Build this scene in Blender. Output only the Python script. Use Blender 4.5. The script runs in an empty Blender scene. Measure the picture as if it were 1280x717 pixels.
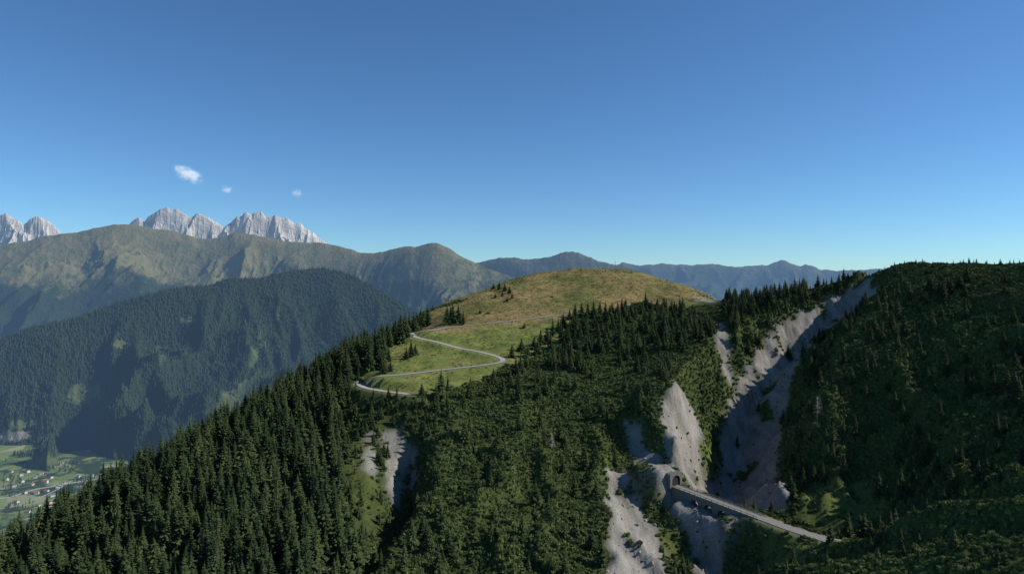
import bpy, math, random
import numpy as np
from mathutils import Vector
rng=np.random.default_rng(7); random.seed(7)
F=853.0; HY=345.0
C=bpy.context.scene.collection
def at(px,py,Y): return ((px-640)/F*Y, Y, -(py-HY)/F*Y)
# ---------------------------------------------------------------- noise
def hsh(ix,iy,s):
    n=(ix*374761393+iy*668265263+s*144269504)&0xffffffff
    n=((n^(n>>13))*1274126177)&0xffffffff
    n=n^(n>>16)
    return n/4294967296.0
def pn(x,y,s=0):
    x=np.asarray(x,float);y=np.asarray(y,float)
    ix=np.floor(x).astype(np.int64);iy=np.floor(y).astype(np.int64)
    fx=x-ix;fy=y-iy
    u=fx*fx*fx*(fx*(fx*6-15)+10);v=fy*fy*fy*(fy*(fy*6-15)+10)
    def g(i,j):
        a=hsh(ix+i,iy+j,s)*2*np.pi
        return np.cos(a)*(fx-i)+np.sin(a)*(fy-j)
    return ((g(0,0)*(1-u)+g(1,0)*u)*(1-v)+(g(0,1)*(1-u)+g(1,1)*u)*v)*1.5
def fbm(x,y,o=5,s=0,g=.5):
    r=0;a=1;t=0
    for i in range(o):
        r=r+a*pn(x,y,s+i);t+=a;a*=g;x=x*2.03+11.3;y=y*2.03+5.7
    return r/t
def ridged(x,y,o=5,s=0,g=.5):
    r=0;a=1;t=0;w=1
    for i in range(o):
        n=1-np.abs(pn(x,y,s+i))*1.6;n=np.clip(n,0,1)**2
        r=r+a*n*w;t+=a;w=np.clip(n*1.4,0.2,1);a*=g;x=x*2.07+3.1;y=y*2.07+8.2
    return r/t
def sstep(a,b,x):
    t=np.clip((x-a)/(b-a),0,1);return t*t*(3-2*t)
# ---------------------------------------------------------------- materials
def newmat(name):
    m=bpy.data.materials.new(name);m.use_nodes=True;m.node_tree.nodes.clear();return m,m.node_tree
def N(nt,t,**k):
    n=nt.nodes.new(t)
    for a,b in k.items(): setattr(n,a,b)
    return n
def L(nt,a,b): nt.links.new(a,b)
def noise(nt,vec,scale,detail=5,rough=.6,out='Fac'):
    n=N(nt,'ShaderNodeTexNoise');n.inputs['Scale'].default_value=scale;n.inputs['Detail'].default_value=detail;n.inputs['Roughness'].default_value=rough
    if vec: L(nt,vec,n.inputs['Vector'])
    return n.outputs[out]
def ramp(nt,fac,stops):
    r=N(nt,'ShaderNodeValToRGB');e=r.color_ramp.elements
    while len(e)<len(stops): e.new(.5)
    for i,(p,c) in enumerate(stops):
        e[i].position=p;e[i].color=(*c,1) if len(c)==3 else c
    L(nt,fac,r.inputs[0]);return r.outputs[0]
def mix(nt,fac,a,b,mode='MIX'):
    n=N(nt,'ShaderNodeMix',data_type='RGBA',blend_type=mode)
    for s,v in ((n.inputs[0],fac),(n.inputs[6],a),(n.inputs[7],b)):
        if isinstance(v,(int,float)): s.default_value=v
        elif isinstance(v,tuple): s.default_value=(*v,1)
        else: L(nt,v,s)
    return n.outputs[2]
def mth(nt,op,a,b=None,clamp=False):
    n=N(nt,'ShaderNodeMath',operation=op,use_clamp=clamp)
    for i,v in enumerate((a,b)):
        if v is None: continue
        if isinstance(v,(int,float)): n.inputs[i].default_value=v
        else: L(nt,v,n.inputs[i])
    return n.outputs[0]
def pos(nt): return N(nt,'ShaderNodeNewGeometry').outputs['Position']
def mapping(nt,vec,sc,rot=(0,0,0)):
    n=N(nt,'ShaderNodeMapping');n.inputs['Scale'].default_value=sc;n.inputs['Rotation'].default_value=rot;L(nt,vec,n.inputs[0]);return n.outputs[0]
def bump(nt,h,dist,strength=1):
    n=N(nt,'ShaderNodeBump');n.inputs['Distance'].default_value=dist;n.inputs['Strength'].default_value=strength;L(nt,h,n.inputs['Height']);return n.outputs[0]
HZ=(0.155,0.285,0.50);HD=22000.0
def finish(nt,col,rough=.95,normal=None,haze=False,spec=.1,hd=None):
    b=N(nt,'ShaderNodeBsdfPrincipled')
    b.inputs['Roughness'].default_value=rough;b.inputs['Specular IOR Level'].default_value=spec
    if isinstance(col,tuple): b.inputs['Base Color'].default_value=(*col,1)
    else: L(nt,col,b.inputs['Base Color'])
    if normal: L(nt,normal,b.inputs['Normal'])
    o=N(nt,'ShaderNodeOutputMaterial');sh=b.outputs[0]
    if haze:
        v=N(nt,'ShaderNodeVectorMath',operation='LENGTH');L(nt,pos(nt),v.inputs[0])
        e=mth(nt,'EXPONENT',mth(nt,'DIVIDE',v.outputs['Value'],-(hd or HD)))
        em=N(nt,'ShaderNodeEmission');em.inputs[0].default_value=(*HZ,1)  # painted airlight: bluish glow that replaces the surface with distance from the origin
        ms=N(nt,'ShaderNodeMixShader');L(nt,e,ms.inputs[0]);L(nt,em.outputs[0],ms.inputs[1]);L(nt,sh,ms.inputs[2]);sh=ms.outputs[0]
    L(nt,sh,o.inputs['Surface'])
def simple(name,col,rough=.8,sc=1.0,var=.35,haze=False,spec=.2):
    m,nt=newmat(name);n=noise(nt,pos(nt),sc)
    c=mix(nt,n,tuple(v*(1-var) for v in col),tuple(min(1,v*(1+var)) for v in col))
    finish(nt,c,rough,haze=haze,spec=spec);return m
def leafmat(name,dark,light,haze=False,big=.035):
    m,nt=newmat(name)
    r=N(nt,'ShaderNodeObjectInfo').outputs['Random']
    p=pos(nt);n=noise(nt,p,.9,3);n2=noise(nt,p,big,4)
    f=mth(nt,'ADD',mth(nt,'MULTIPLY',r,.30),mth(nt,'MULTIPLY',n,.30));f=mth(nt,'ADD',f,mth(nt,'MULTIPLY',n2,.62))
    c=ramp(nt,f,[(.32,dark),(.90,light)])
    finish(nt,c,.8,haze=haze,spec=.12);return m
M={}
M['spruce']=leafmat('spruce_needles',(.019,.037,.016),(.078,.102,.036))
M['mugo']=leafmat('mugo_needles',(.034,.058,.020),(.125,.155,.050))
M['leaf']=leafmat('light_leaves',(.07,.11,.024),(.15,.19,.052))
M['tuft']=leafmat('dry_tufts',(.11,.10,.04),(.23,.19,.08))
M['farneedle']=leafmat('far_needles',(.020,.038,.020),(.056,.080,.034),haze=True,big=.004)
M['bark']=simple('bark',(.09,.065,.045),.9,6)
M['deadwood']=simple('dead_wood',(.30,.28,.25),.9,6)
M['stone']=simple('masonry',(.15,.145,.13),.9,1.5,.4)
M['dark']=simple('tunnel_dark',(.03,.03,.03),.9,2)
M['concrete']=simple('pale_concrete',(.15,.145,.13),.85,2,.3)
M['asphalt']=simple('worn_asphalt',(.33,.32,.29),.9,.6,.2)
M['deckroad']=simple('beige_asphalt',(.21,.20,.18),.9,.5,.25)
M['boulder']=simple('boulder',(.29,.28,.255),.9,.8,.35)
# terrain
m,nt=newmat('terrain');M['terrain']=m
att=N(nt,'ShaderNodeVertexColor',layer_name='mask');sep=N(nt,'ShaderNodeSeparateColor');L(nt,att.outputs[0],sep.inputs[0])
p=pos(nt)
soil=ramp(nt,noise(nt,p,.15,6),[(.3,(.026,.042,.012)),(.7,(.075,.092,.03))])
g1=ramp(nt,noise(nt,p,.028,9,.74),[(.36,(.10,.125,.036)),(.47,(.185,.165,.06)),(.62,(.265,.19,.085))])
g2=ramp(nt,noise(nt,p,.30,7,.8),[(.36,(.45,.45,.40)),(.56,(1.08,1.08,1.08))])
grass=mix(nt,1.0,g1,g2,'MULTIPLY')
lushc=ramp(nt,noise(nt,p,.07,7,.7),[(.35,(.085,.13,.028)),(.52,(.155,.185,.05)),(.7,(.22,.21,.075))])
lushc=mix(nt,.7,lushc,g2,'MULTIPLY')
s1=ramp(nt,noise(nt,mapping(nt,p,(.22,.03,.05),(0,0,.35)),1,9,.72),[(.3,(.16,.14,.11)),(.48,(.265,.25,.22)),(.68,(.36,.35,.325))])
s2=ramp(nt,noise(nt,p,1.6,6,.8),[(.35,(.6,.59,.56)),(.6,(1.05,1.05,1.05))])
scree=mix(nt,1.0,s1,s2,'MULTIPLY')
c=mix(nt,sep.outputs[1],soil,grass);c=mix(nt,sep.outputs[2],c,lushc);c=mix(nt,sep.outputs[0],c,scree)
nm=bump(nt,noise(nt,p,.8,8,.75),.7,.7)
finish(nt,c,.95,nm)
# ---------------------------------------------------------------- object helpers
def mk(name,verts,faces,mat,parent=None,smooth=False,loc=None):
    me=bpy.data.meshes.new(name);me.from_pydata([tuple(map(float,v)) for v in verts],[],[tuple(map(int,f)) for f in faces]);me.update()
    if smooth: me.polygons.foreach_set('use_smooth',[True]*len(me.polygons))
    if mat: me.materials.append(mat)
    o=bpy.data.objects.new(name,me);C.objects.link(o)
    if parent: o.parent=parent
    if loc: o.location=loc
    return o
def struct(o,label=None,cat=None):
    o['kind']='structure'
    if label:o['label']=label
    if cat:o['category']=cat
    return o
def tag(o,label,cat,group=None,kind=None):
    o['label']=label;o['category']=cat
    if group:o['group']=group
    if kind:o['kind']=kind
    return o
def empty(name,loc,rz=0):
    o=bpy.data.objects.new(name,None);C.objects.link(o);o.location=loc;o.rotation_euler=(0,0,rz);o.empty_display_size=.2;return o
class MB:
    def __init__(s): s.v=[];s.f=[]
    def add(s,vs,fs):
        b=len(s.v);s.v+=[tuple(v) for v in vs];s.f+=[tuple(i+b for i in f) for f in fs]
    def box(s,x0,x1,y0,y1,z0,z1):
        s.add([(x0,y0,z0),(x1,y0,z0),(x1,y1,z0),(x0,y1,z0),(x0,y0,z1),(x1,y0,z1),(x1,y1,z1),(x0,y1,z1)],[(3,2,1,0),(4,5,6,7),(0,1,5,4),(1,2,6,5),(2,3,7,6),(3,0,4,7)])
    def tube(s,a,b,r0,r1,n=7):
        a=Vector(a);b=Vector(b);d=(b-a).normalized();u=d.orthogonal().normalized();w=d.cross(u);vs=[]
        for q,r in ((a,r0),(b,r1)):
            for i in range(n):
                t=2*math.pi*i/n;vs.append(q+u*(r*math.cos(t))+w*(r*math.sin(t)))
        s.add(vs,[(i,(i+1)%n,n+(i+1)%n,n+i) for i in range(n)]+[tuple(range(n-1,-1,-1)),tuple(range(n,2*n))])
    def build(s,name,mat,parent=None,smooth=False): return mk(name,s.v,s.f,mat,parent,smooth)
def gridfaces(ny,nx):
    i=np.arange(ny-1)[:,None]*nx+np.arange(nx-1)[None,:]
    return np.stack([i,i+1,i+nx+1,i+nx],-1).reshape(-1,4)
def gridmesh(name,X,Y,Z,mat,mask=None):
    ny,nx=X.shape;co=np.stack([X,Y,Z],-1).reshape(-1,3).astype(np.float32);fa=gridfaces(ny,nx)
    me=bpy.data.meshes.new(name);me.vertices.add(len(co));me.vertices.foreach_set('co',co.ravel())
    me.loops.add(fa.size);me.loops.foreach_set('vertex_index',fa.ravel().astype(np.int32))
    me.polygons.add(len(fa));me.polygons.foreach_set('loop_start',np.arange(0,fa.size,4,dtype=np.int32))
    me.polygons.foreach_set('use_smooth',np.ones(len(fa),bool));me.update(calc_edges=True);me.validate()
    if mask is not None:
        a=me.color_attributes.new('mask','FLOAT_COLOR','POINT')
        mm=np.concatenate([mask.reshape(-1,3),np.ones((len(co),1))],1).astype(np.float32);a.data.foreach_set('color',mm.ravel())
    me.materials.append(mat);o=bpy.data.objects.new(name,me);C.objects.link(o);return o
# ---------------------------------------------------------------- near terrain
cp=[at(*q) for q in [
(535,388,540),(580,371,560),(620,357,580),(650,349,590),(690,341,595),(720,338,600),(760,337,602),(795,339,600),(825,348,590),(860,359,570),(890,368,555),
(600,385,520),(680,372,530),(760,368,540),(820,373,530),(700,355,570),
(512,418,432),(560,411,448),(620,404,462),(680,397,475),(715,393,485),(770,388,490),
(570,432,408),(628,450,385),(680,440,400),(600,425,425),(640,415,440),
(540,464,365),(470,473,350),(455,481,342),(510,495,328),(570,480,345),(620,465,365),
(200,717,225),(400,717,205),(100,717,238),(300,640,258),(380,600,275),(300,717,212),(420,540,318),(350,560,300),(200,650,252),(430,500,345),
(455,570,292),(440,620,262),(410,680,228),(500,570,285),(490,535,315),(560,600,262),(540,660,232),(520,717,207),(540,560,290),(480,640,245),(460,717,206),
(520,520,320),(560,510,325),(600,500,332),(640,485,345),(690,480,350),(740,480,350),(600,560,285),(640,600,262),(600,650,235),(620,717,205),(700,600,268),(700,680,225),(560,680,222),(680,540,305),(730,560,295),(750,640,250),(740,717,212),
(780,430,400),(840,420,400),(870,400,430),(900,420,395),(800,480,345),(770,520,318),(840,470,325),(880,520,305),(820,440,380),
(850,500,312),(850,560,285),(870,600,268),(790,540,305),(820,590,275),(790,600,268),(780,660,240),(780,717,217),(830,680,232),(870,655,243),(880,717,220),
(900,660,243),(900,695,228),(1080,362,415),(1040,392,385),(990,470,332),(950,540,305),(925,600,285),(920,640,262),
(960,400,380),(925,440,358),(900,480,340),(895,560,300),(1000,385,405),
(900,375,500),(950,376,465),(1000,369,440),(1050,353,430),(1098,327,422),(1130,326,405),(1200,329,375),(1280,327,350),(1400,320,320),
(1115,368,372),(1060,425,338),(1020,486,314),(1000,556,293),(990,620,272),(1150,450,305),(1280,430,275),(1150,540,265),(1280,540,225),(1080,600,262),(1050,660,235),(1150,620,225),(1400,450,240),
(1010,725,175),(1080,680,168),(1150,650,172),(1210,618,180),(1280,575,190),(1400,510,195),
(1150,717,145),(1280,717,130),(1280,650,152),(1050,740,155),(960,655,229),(1000,672,220),(1035,684,211),(1085,692,200),(1180,640,215)]]
crest=[at(*q) for q in [(500,425,425),(440,443,400),(380,490,360),(320,522,330),(250,562,300),(170,612,270),(100,657,250),(30,707,232),(-60,765,215)]]
for P in crest:
    cp.append(P)
    for d,dz in ((60,40),(160,125)): cp.append((P[0]-.87*d,P[1]+.48*d,P[2]-dz))
for P in [at(*q) for q in [(950,374,465),(1000,367,440),(1050,353,430),(1130,326,405),(1200,329,375),(1280,327,350),(1400,320,320)]]:
    for d,dz in ((70,30),(240,150)): cp.append((P[0]+.3*d,P[1]+.95*d,P[2]-dz))
cp+=[(-60,640,-50),(0,680,-12),(90,690,-10),(180,680,-35),(0,800,-80),(150,820,-90),(-120,560,-70),(-200,600,-140),
(-600,200,-520),(-600,500,-470),(-1000,300,-780),(-1000,900,-780),(-400,900,-330),(-300,700,-210),(0,1300,-500),(500,1300,-400),(500,900,-200),(600,600,-30),(500,300,30),(500,100,0),
(250,0,-60),(0,0,-130),(0,110,-105),(60,130,-90),(-100,120,-125),(-200,50,-180),(-500,0,-450),(-1000,0,-780),(1000,0,50),(1000,600,50),(1000,1300,-300),(-1500,300,-790),(1500,300,60)]
cp=np.array(cp);S=100.0
def ker(ax,ay,bx,by): return np.sqrt(((ax-bx)/S)**2+((ay-by)/S)**2+.12**2)
n=len(cp);A=np.zeros((n+3,n+3));A[:n,:n]=ker(cp[:,0][:,None],cp[:,1][:,None],cp[:,0][None],cp[:,1][None])
A[:n,:n]-=np.eye(n)*.02
Pm=np.stack([np.ones(n),cp[:,0]/S,cp[:,1]/S],1);A[:n,n:]=Pm;A[n:,:n]=Pm.T
W=np.linalg.solve(A,np.concatenate([cp[:,2],np.zeros(3)]))
xs=np.concatenate([np.arange(-1500,-260,40.),np.arange(-260,330,1.6),np.arange(330,1501,40.)])
ys=np.concatenate([np.arange(-200,100,25.),np.arange(100,700,1.6),np.arange(700,1501,40.)])
GX,GY=np.meshgrid(xs,ys)
H=W[n]+W[n+1]*GX/S+W[n+2]*GY/S
for i in range(n): H=H+W[i]*ker(GX,GY,cp[i,0],cp[i,1])
def samp(Z,x,y):
    x=np.asarray(x,float);y=np.asarray(y,float)
    ix=np.clip(np.searchsorted(xs,x)-1,0,len(xs)-2);iy=np.clip(np.searchsorted(ys,y)-1,0,len(ys)-2)
    u=np.clip((x-xs[ix])/(xs[ix+1]-xs[ix]),0,1);v=np.clip((y-ys[iy])/(ys[iy+1]-ys[iy]),0,1)
    return (Z[iy,ix]*(1-u)+Z[iy,ix+1]*u)*(1-v)+(Z[iy+1,ix]*(1-u)+Z[iy+1,ix+1]*u)*v
def segdist(x,y,poly):
    best=np.full(np.shape(x),1e9);side=np.zeros(np.shape(x));tt=np.zeros(np.shape(x));acc=0
    for (ax,ay),(bx,by) in zip(poly[:-1],poly[1:]):
        dx,dy=bx-ax,by-ay;l2=dx*dx+dy*dy
        t=np.clip(((x-ax)*dx+(y-ay)*dy)/l2,0,1);ex=x-ax-t*dx;ey=y-ay-t*dy;d=np.hypot(ex,ey)
        m=d<best;best=np.where(m,d,best);side=np.where(m,np.sign(dx*ey-dy*ex),side);tt=np.where(m,acc+t,tt);acc+=1
    return best,side,tt
def carve(pts,dep,wa,wb,pw=1.1):
    # pts run downhill (towards the viewer); side>0 is on the right bank seen from the viewer
    global H
    poly=[(P[0],P[1]) for P in pts];d,s,t=segdist(GX,GY,poly)
    d=d+pn(GX/9,GY/9,91)*2.5+pn(GX/3.5,GY/3.5,92)*.9
    ar=np.arange(len(dep));f=lambda q:np.interp(t,ar,q) if isinstance(q,list) else q
    w=np.where(s>0,f(wb),f(wa));k=f(dep)
    H=H-k*np.clip(1-np.clip(d-1.0,0,None)/w,0,1)**pw
gb=[at(*q) for q in [(1058,350,430),(988,373,402),(941,400,374),(915,465,336),(902,535,306),(898,600,285),(900,640,262),(895,680,240)]]
carve(gb,[11,30,41,45,36,18,5,3],[14,20,26,26,22,15,12,12],[34,44,46,42,34,22,14,12],1.0)
rv=[at(*q) for q in [(505,545,308),(514,570,290),(510,605,264),(475,660,235),(440,717,207)]]
carve(rv,[4,14,17,11,7],17,9)
rib=sstep(345,300,GY)*sstep(-45,-20,GX)
H=H+rib*(ridged(GX/34+.3*fbm(GX/30,GY/30,2,131),GY/95,3,130)-.45)*9.0
def hit(px,py,Y0=110,Y1=1000):
    Y=np.arange(Y0,Y1,.5);x=(px-640)/F*Y;z=-(py-HY)/F*Y
    h=samp(H,x,Y);k=np.nonzero(h>=z)[0]
    if len(k)==0: return None
    k=k[0];return (x[k],Y[k],h[k])
def hp(l,**k):
    r=[hit(a,b,**k) for a,b in l];return [(q[0],q[1]) for q in r if q]
def pip(x,y,poly,warp=2.5):
    wx=x+fbm(x/7,y/7,3,50)*warp*1.5;wy=y+fbm(x/7,y/7,3,60)*warp*1.5
    c=np.zeros(np.shape(x),bool);j=len(poly)-1
    for i in range(len(poly)):
        xi,yi=poly[i];xj,yj=poly[j]
        if yi!=yj:
            c^=((yi>wy)!=(yj>wy))&(wx<(xj-xi)*(wy-yi)/(yj-yi)+xi)
        j=i
    return c
SC=[hp(l) for l in [
[(822,505),(835,488),(855,490),(870,520),(880,550),(872,565),(880,600),(905,612),(880,615),(850,605),(840,585),(830,550)],
[(776,515),(802,540),(835,580),(845,605),(850,630),(890,640),(900,665),(905,740),(872,740),(866,690),(848,660),(822,626),(800,588),(783,552)],
[(758,582),(785,596),(804,640),(824,665),(834,717),(838,770),(745,770),(752,700),(760,660),(756,620)],
[(1100,340),(1085,349),(1042,369),(1008,385),(988,400),(962,420),(942,445),(926,470),(910,505),(902,540),(898,590),(900,640),(940,640),(985,650),(990,620),(968,600),(978,540),(988,480),(1014,430),(1064,390),(1098,362)],
[(893,403),(905,400),(912,440),(915,480),(905,480),(898,440)],
[(457,543),(470,538),(474,575),(466,600),(455,590)],[(478,538),(500,537),(520,556),(526,590),(506,620),(490,640),(482,612),(484,575)],
[(404,680),(417,662),(408,740),(392,740)],
[(865,700),(900,670),(905,740),(870,750)]]]
MEAD=hp([(536,392),(580,376),(620,361),(700,346),(780,342),(830,353),(875,368),(890,374),(862,385),(800,380),(770,388),(715,402),(700,425),(645,452),(615,466),(560,486),(520,500),(490,498),(447,485),(455,468),(490,462),(478,440),(508,424),(530,405)])
LUSH=[hp(l) for l in [
[(440,486),(520,497),(560,486),(630,460),(700,428),(712,402),(640,408),(540,418),(515,420),(475,442),(490,462),(455,468)],
[(425,600),(435,565),(452,545),(452,590),(470,605),(470,630),(445,635)],
[(1040,595),(1090,600),(1110,640),(1060,665),(1000,655),(990,600)],
[(872,565),(890,560),(900,600),(882,600)],
[(950,660),(1030,692),(1010,712),(940,680)],
[(824,630),(838,655),(845,690),(842,717),(838,700),(828,665)]]]
def meadow(x,y):
    return pip(x,y,MEAD)|((x>-62)&(x<165)&(y>545)&(y<700))
def onscree(x,y): 
    r=np.zeros(x.shape,bool)
    for q in SC: r|=pip(x,y,q)
    isl=fbm(x/8,y/16,4,140)
    th=np.where((y>325)&(x>60),.30,np.where(x<-20,.18,.40))
    return r&(isl<th)
def onlush(x,y):
    r=np.zeros(x.shape,bool)
    for q in LUSH: r|=pip(x,y,q)
    return r
scm=onscree(GX,GY);mdm=meadow(GX,GY);lum=onlush(GX,GY)
def blur(a,k=1):
    a=a.astype(float)
    for _ in range(k):
        b=np.pad(a,1,mode='edge');a=(b[:-2,1:-1]+b[2:,1:-1]+b[1:-1,:-2]+b[1:-1,2:]+b[1:-1,1:-1]*2)/6
    return a
sc_=blur(scm,1);md_=blur(mdm,3);lu_=blur(lum,2)
rough=1-.85*blur(mdm,8);scb=blur(scm,5)
nearm=sstep(900,500,GY)
H=H+fbm(GX/38,GY/38,4,3)*4.0*rough*nearm*(1-.5*scb)+fbm(GX/260,GY/260,4,8)*60*sstep(500,900,np.hypot(GX,GY-300))
gul=((GY>285)&(GX>85))
H=H+sc_*(ridged(GX/6+GY/30,GY/26,4,21)-.5)*np.where(gul,2.6,1.3)+fbm(GX/5,GY/5,3,33)*.5*rough*(1-.6*scb)
H=H+md_*(fbm(GX/16,GY/12,5,44)*1.8+fbm(GX/60,GY/45,3,47)*3.0)
H=np.maximum(H,-800)
# roads
def smoothline(pts,n=8):
    P=[Vector(p) for p in pts];P=[P[0]*2-P[1]]+P+[P[-1]*2-P[-2]];o=[]
    for i in range(1,len(P)-2):
        for k in range(n):
            t=k/n;a,b,c,d=P[i-1:i+3]
            o.append(.5*((2*b)+(c-a)*t+(2*a-5*b+4*c-d)*t*t+(3*b-a-3*c+d)*t**3))
    o.append(P[-2]);return o
rd=[hit(*q) for q in [(760,389),(715,393),(680,397),(620,404),(560,411),(535,414),(516,418),(522,424),(560,433),(600,441),(626,449),(624,455),(600,459),(540,466),(490,471),(462,474),(449,479),(453,485),(478,490),(514,496)]]
rd=smoothline([Vector((q[0],q[1],0)) for q in rd if q],8)
rz=np.array([float(samp(H,p.x,p.y)) for p in rd])
for _ in range(12): rz[1:-1]=(rz[:-2]+rz[1:-1]*2+rz[2:])/4
for p,z in zip(rd,rz): p.z=z+.7
B0=Vector(at(845,607,262));B1=Vector(at(1030,678,213));B1.z=B0.z-2.2
bd=(B1-B0);blen=Vector((bd.x,bd.y,0)).length;du=Vector((bd.x,bd.y,0))/blen;dn=Vector((-du.y,du.x,0))
def bp(s,o=0,z=0): q=B0+bd*(s/blen)+dn*o;q.z+=z;return q
low=[bp(s) for s in (-8,-4,0,8,16,24,32,36,42)]+[bp(48,.2),bp(54,.9),bp(60,2.2),bp(65,4.2)]
lowr=smoothline(low,5)
def conform(line,w0,w1,dz,skip=None):
    global H
    pts=np.array([(p.x,p.y,p.z) for p in line]);b=np.full(H.shape,1e9);zz=np.zeros(H.shape)
    for i in range(len(pts)-1):
        a,c=pts[i],pts[i+1]
        if skip and skip(a): continue
        dx,dy=c[:2]-a[:2];l2=dx*dx+dy*dy
        if l2<1e-6: continue
        iy0,iy1=np.searchsorted(ys,[min(a[1],c[1])-w1,max(a[1],c[1])+w1]);ix0,ix1=np.searchsorted(xs,[min(a[0],c[0])-w1,max(a[0],c[0])+w1])
        sx=GX[iy0:iy1,ix0:ix1];sy=GY[iy0:iy1,ix0:ix1]
        t=np.clip(((sx-a[0])*dx+(sy-a[1])*dy)/l2,0,1);d=np.hypot(sx-a[0]-t*dx,sy-a[1]-t*dy)
        bb=b[iy0:iy1,ix0:ix1];m=d<bb;bb[m]=d[m];z2=zz[iy0:iy1,ix0:ix1];z2[m]=(a[2]+t*(c[2]-a[2]))[m]
    k=sstep(w1,w0,b);H=H*(1-k)+(zz+dz)*k;return b
rb=conform(rd,3.6,10,-.12)
sl=lambda a:(Vector((a[0],a[1],0))-Vector((B0.x,B0.y,0))).dot(du)<35
lb=conform(lowr,3.8,9,-.12,sl)
sloc=(GX-B0.x)*du.x+(GY-B0.y)*du.y;oloc=(GX-B0.x)*dn.x+(GY-B0.y)*dn.y
arch=sstep(1.5,7,sloc)*sstep(36,29,sloc)*sstep(15,7,np.abs(oloc))
zt=B0.z-1.4-3.2*np.sin(np.clip(sloc/34,0,1)*np.pi)**1.1+fbm(GX/5,GY/5,3,37)*2.0
H=np.where(arch>0,H*(1-arch)+zt*arch,H)
front=(sloc>-.5)&(sloc<3)&(np.abs(oloc)<4);H=np.where(front,np.minimum(H,B0.z-.12),H)
cover=sstep(-30,-8,sloc)*sstep(.5,-2.5,sloc)*sstep(13,3.5,np.abs(oloc+1))
H=np.maximum(H,H*(1-cover)+(B0.z+5.6+fbm(GX/5,GY/5,3,38)*1.8+np.clip(-sloc-9,0,None)*.25)*cover)
rdm=blur((rb<3.0)|(lb<4.0),1)
park=[hit(q[0],q[1]) for q in [(868,368),(903,372),(903,378),(868,376)]];park=[(q[0],q[1]) for q in park if q]
pk=pip(GX,GY,park,1) if len(park)>2 else np.zeros(GX.shape,bool)
lw=np.where(GY>325,.9,np.where(GX<0,.3,.45))
scv=sc_*np.where(GX<-20,.85,1)
mask=np.stack([np.clip(np.maximum(scv,np.maximum(rdm*.4,np.maximum(blur(pk,1)*.9,np.maximum(arch*.9,cover*.6)))),0,1),np.clip(md_,0,1),np.clip(lu_*lw+.25*rdm,0,1)],-1)
struct(gridmesh('mountain_terrain',GX,GY,H,M['terrain'],mask),'near mountain ridge with scree gullies, meadow knoll and wooded slopes','mountain')
def ribbon(name,line,w,dz,mat):
    v=[];f=[]
    for i,p in enumerate(line):
        a=line[max(0,i-1)];b=line[min(len(line)-1,i+1)];d=Vector((b.x-a.x,b.y-a.y,0)).normalized();nn=Vector((-d.y,d.x,0))
        ww=w(i/(len(line)-1)) if callable(w) else w
        for o in (-ww/2,-ww/6,ww/6,ww/2): q=p+nn*o;v.append((q.x,q.y,q.z+dz))
        if i:
            for k in range(3): j=(i-1)*4+k;f.append((j,j+1,j+5,j+4))
    return mk(name,v,f,mat)
struct(ribbon('meadow_road',rd,3.1,.12,M['asphalt']),'narrow pale road zigzagging across the grassy knoll','road')
struct(ribbon('viaduct_road',lowr,lambda t:3.9+1.4*max(0,(t-.62)/.38),.07,M['deckroad']),'pale road running out of the tunnel over the arches','road')
# ---------------------------------------------------------------- viaduct
vd=empty('stone_viaduct',tuple(B0));tag(vd,'grey stone arched viaduct carrying the road over the scree gully','bridge')
def vmk(mb,name,mat,par=vd,base=B0):
    vs=[Vector(v)-base for v in mb.v]; return mk(name,vs,mb.f,mat,par)
wb=2.2
opens=[(9+6.0*k,9+6.0*k+3.6) for k in range(4)]
cols=[]
def gz(s): return min(float(samp(H,bp(s,wb).x,bp(s,wb).y)),float(samp(H,bp(s,-wb).x,bp(s,-wb).y)))-1.5-bp(s).z
cols.append((0,gz(0)))
for a,b in opens:
    cols.append((a,min(gz(a),-2)));
    for k in range(13):
        u=-1+2*k/12;cols.append((a+(b-a)*k/12,-1.7-1.7*(1-math.sqrt(max(0,1-u*u)))))
    cols.append((b,min(gz(b),-2)))
cols.append((38,gz(38)))
mb=MB()
for (s0,z0),(s1,z1) in zip(cols[:-1],cols[1:]):
    q=[bp(s0,-wb,z0),bp(s1,-wb,z1),bp(s1,-wb,-.25),bp(s0,-wb,-.25),bp(s0,wb,z0),bp(s1,wb,z1),bp(s1,wb,-.25),bp(s0,wb,-.25)]
    fs=[(0,4,5,1)]
    if s1-s0>1e-6: fs+=[(0,1,2,3),(5,4,7,6)]
    mb.add(q,fs)
vmk(mb,'arch_wall',M['stone'])
CUBE=[(0,1,3,2),(4,6,7,5),(0,4,5,1),(2,3,7,6),(0,2,6,4),(1,5,7,3)]
mb=MB();q=[bp(s,o,z) for s in (0,38) for o in (-wb-.2,wb+.2) for z in (-.25,.02)]
mb.add(q,CUBE);vmk(mb,'deck_slab',M['concrete'])
for sgn in (-1,1):
    mb=MB()
    o0,o1=sorted((sgn*(wb-.1),sgn*(wb+.15)))
    q=[bp(s,o,z) for s in (0,38) for o in (o0,o1) for z in (.02,.22)]
    mb.add(q,CUBE);vmk(mb,'parapet',M['concrete'])
    mb=MB();q=[bp(s,sgn*(wb+.03)+b,z) for s in (.6,37.4) for b in (-.05,.05) for z in (.72,.86)]
    mb.add(q,CUBE);vmk(mb,'rail',M['concrete'])
    for k in range(15):
        s=1+k*2.5;mb=MB();q=[bp(s+a,sgn*(wb+.03)+b,z) for a in (-.1,.1) for b in (-.08,.08) for z in (.22,.72)]
        mb.add(q,CUBE);vmk(mb,'rail_post',M['concrete'])
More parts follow.
